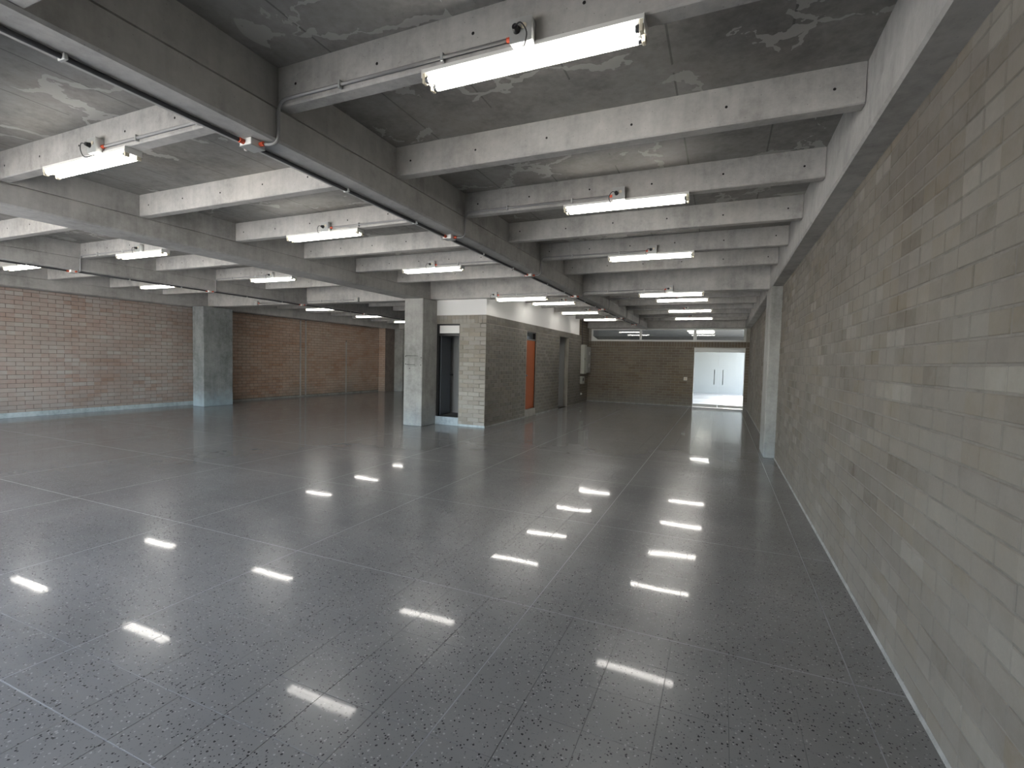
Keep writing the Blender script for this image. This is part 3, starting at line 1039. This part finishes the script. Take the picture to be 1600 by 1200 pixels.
for rk, lst in LIGHTS.items():
    r = ROWS[rk]
    n = len(lst)
    for i, (lx, yj) in enumerate(lst):
        od = ORD[n - 1 - i]
        lab = '%s twin-tube fluorescent light from %s, %s' % (od, FROM[rk], r['name'])
        if yj == 'X':
            ly, lz, yface, bz = YX + 0.06, ZX, YX, 2.90
        else:
            ly, lz, yface, bz = yj + 0.045, ZJ, yj, 3.075
        t = make_light((lx, ly, lz), 0, lab, 'twin-tube fluorescent lights under the joists')
        bx = r['box'] if not (rk == 'B' and i > 3) else -3.75
        boxes.append((rk, i, bx, yface, bz, od, t, ly, lz))
        cord(t, lx, ly, lz, bx - 0.018, yface - 0.060, bz + 0.0, r['side'] if rk in 'AC' and i == 0 else 1)
for (py, w) in ((23.4, 'nearer the far wall'), (24.6, 'nearer the yard wall')):
    make_light((-0.95, py, 3.10), 0, 'twin-tube light under the porch ceiling behind the high window, ' + w, 'lights under the porch ceiling')
# two boxes on the cross beam with no light below them
for rk in 'CD':
    boxes.append((rk, 9, ROWS[rk]['box'], YX, 2.90, 'lampless', None, 0, 0))
jset = {}
for (rk, i, bx, yface, bz, od, t, ly, lz) in boxes:
    r = ROWS[rk]
    if od == 'lampless':
        lab = 'outlet box without light on the cross beam, %s' % r['name']
    else:
        lab = 'outlet box over the %s light from %s, %s' % (od, FROM[rk], r['name'])
    outlet_box(bx, yface, bz, r['side'], lab, 'outlet boxes on the joist faces')
    # conduit from the junction box under the beam to the outlet box
    jy = yface - 0.07
    xf = r['beam'] + r['bsgn'] * 0.014
    zc = bz - 0.005
    path = bent([(r['jx'] + r['bsgn'] * 0.05, yface - 0.055, ZB - 0.022), (xf, yface - 0.014, ZB - 0.022), (xf, yface - 0.014, zc), (bx + r['side'] * 0.09, yface - 0.014, zc)], 0.075)
    ct = thing('conduit', (xf, jy, ZB), 'conduit to the %s outlet box from %s, %s' % (od, FROM[rk], r['name']), 'conduit', 'conduits rising from the beams')
    G().tube(path, 0.0105, 8).make('pipe', 'pipe', ct, smooth=True)
    G().cyl(path[0], path[0] + Vector((r['bsgn'] * 0.03, 0, 0)), 0.0135, 10).make('coupling', 'orange_fit', ct)
    a, b = sorted((xf, bx))
    for f in (0.3, 0.72):
        xs = a + (b - a) * f
        G().bbox(xs - 0.008, xs + 0.008, yface - 0.027, yface + 0.0, zc - 0.022, zc + 0.022, 0.002).make('clamp', 'galv', ct)
    jset.setdefault(round(r['jx'], 2), set()).add(round(jy, 3))

# junction boxes and conduit runs under the two beams
for jx, ys in jset.items():
    ys = sorted(ys)
    bn = 'middle beam' if jx > -5 else 'beam off the pinkish wall'
    prev = Y0 + 0.05
    for n_, y in enumerate(ys):
        t = thing('junction_box', (jx, y, ZB), '%s white junction box from the street under the %s' % (ORD[n_], bn), 'junction box', 'junction boxes under the beams')
        G().bbox(jx - 0.05, jx + 0.05, y - 0.05, y + 0.05, ZB - 0.042, ZB, 0.003).make('box', 'white_metal', t)
        G().bbox(jx - 0.052, jx + 0.052, y - 0.052, y + 0.052, ZB - 0.046, ZB - 0.042, 0.0015).make('lid', 'galv', t)
        c = thing('conduit', (jx - 0.04, prev, ZB), 'dark conduit under the %s into its %s box from the street' % (bn, ORD[n_]), 'conduit', 'conduit runs under the beams')
        p = bent([(jx - 0.035, prev, ZB - 0.014), (jx - 0.035, y - 0.16, ZB - 0.014), (jx - 0.015, y - 0.05, ZB - 0.022)], 0.05)
        G().tube(p, 0.0125, 8).make('pipe', 'pipe_dark', c, smooth=True)
        G().cyl(p[-1] - Vector((0, 0.03, 0)), p[-1], 0.0155, 10).make('coupling', 'orange_fit', c)
        for f in (0.35, 0.75):
            yy = prev + (y - prev) * f
            G().bbox(jx - 0.062, jx - 0.008, yy - 0.008, yy + 0.008, ZB - 0.029, ZB, 0.002).make('clamp', 'galv', c)
        prev = y + 0.05

# ------------------------------------------------------------------ electrical gear at the end of the core, switch on the far wall
xw = KX1 - 0.06
p1 = thing('electrical_panel', (xw, 17.70, 1.09), 'tall narrow pale electrical panel next to the white plaster band', 'electrical panel')
G().bbox(xw, xw + 0.14, 17.53, 17.89, 1.09, 2.17, 0.004).make('cabinet', 'panel', p1)
d_ = G().bbox(xw + 0.14, xw + 0.15, 17.545, 17.875, 1.105, 2.155, 0.003).make('panel_door', 'panel', p1)
G().bbox(xw + 0.15, xw + 0.165, 17.56, 17.585, 1.6, 1.68, 0.003).make('latch', 'black', d_)
p2 = thing('electrical_panel', (xw, 18.34, 1.12), 'wide grey electrical panel with two labels in the corner of the far wall', 'electrical panel')
G().bbox(xw, xw + 0.12, 18.09, 18.58, 1.12, 2.11, 0.004).make('cabinet', 'galv', p2)
d_ = G().bbox(xw + 0.12, xw + 0.13, 18.105, 18.565, 1.135, 2.095, 0.003).make('panel_door', 'galv', p2)
for (a, b) in ((1.80, 1.93), (1.32, 1.48)):
    G().box(xw + 0.13, xw + 0.1325, 18.25, 18.42, a, b).make('sticker', 'white', d_)
mb = thing('meter_box', (xw, 17.66, 0.72), 'small pale meter box below the tall electrical panel', 'meter box')
G().bbox(xw, xw + 0.10, 17.49, 17.83, 0.72, 0.99, 0.004).make('housing', 'panel', mb)
G().bbox(xw + 0.10, xw + 0.105, 17.58, 17.72, 0.82, 0.93, 0.002).make('window', 'black', mb)
sk = thing('wall_socket', (xw, 17.72, 0.33), 'white wall socket low on the brick wall below the meter box', 'socket')
G().bbox(xw, xw + 0.02, 17.66, 17.78, 0.29, 0.37, 0.003).make('plate', 'white_metal', sk)
G().cyl((xw + 0.02, 17.72, 0.33), (xw + 0.05, 17.72, 0.33), 0.025, 12).make('plug', 'white_metal', sk)
cd = thing('conduit', (xw, 17.6, 2.17), 'thin dark conduit from the tall electrical panel up to the ceiling', 'conduit')
G().tube(bent([(xw + 0.03, 17.62, 2.16), (xw + 0.03, 17.62, 2.55), (xw + 0.03, 17.55, 2.62), (xw + 0.03, 17.55, 3.26)], 0.04), 0.012, 8).make('pipe', 'pipe_dark', cd, smooth=True)
sw = thing('light_switch', (-1.2, YF, 1.01), 'white square light switch beside the glass double doors', 'light switch')
G().bbox(-1.26, -1.14, YF - 0.014, YF, 0.95, 1.07, 0.004).make('plate', 'white_metal', sw)
G().bbox(-1.23, -1.17, YF - 0.022, YF - 0.014, 0.975, 1.045, 0.003).make('rocker', 'cream', sw)
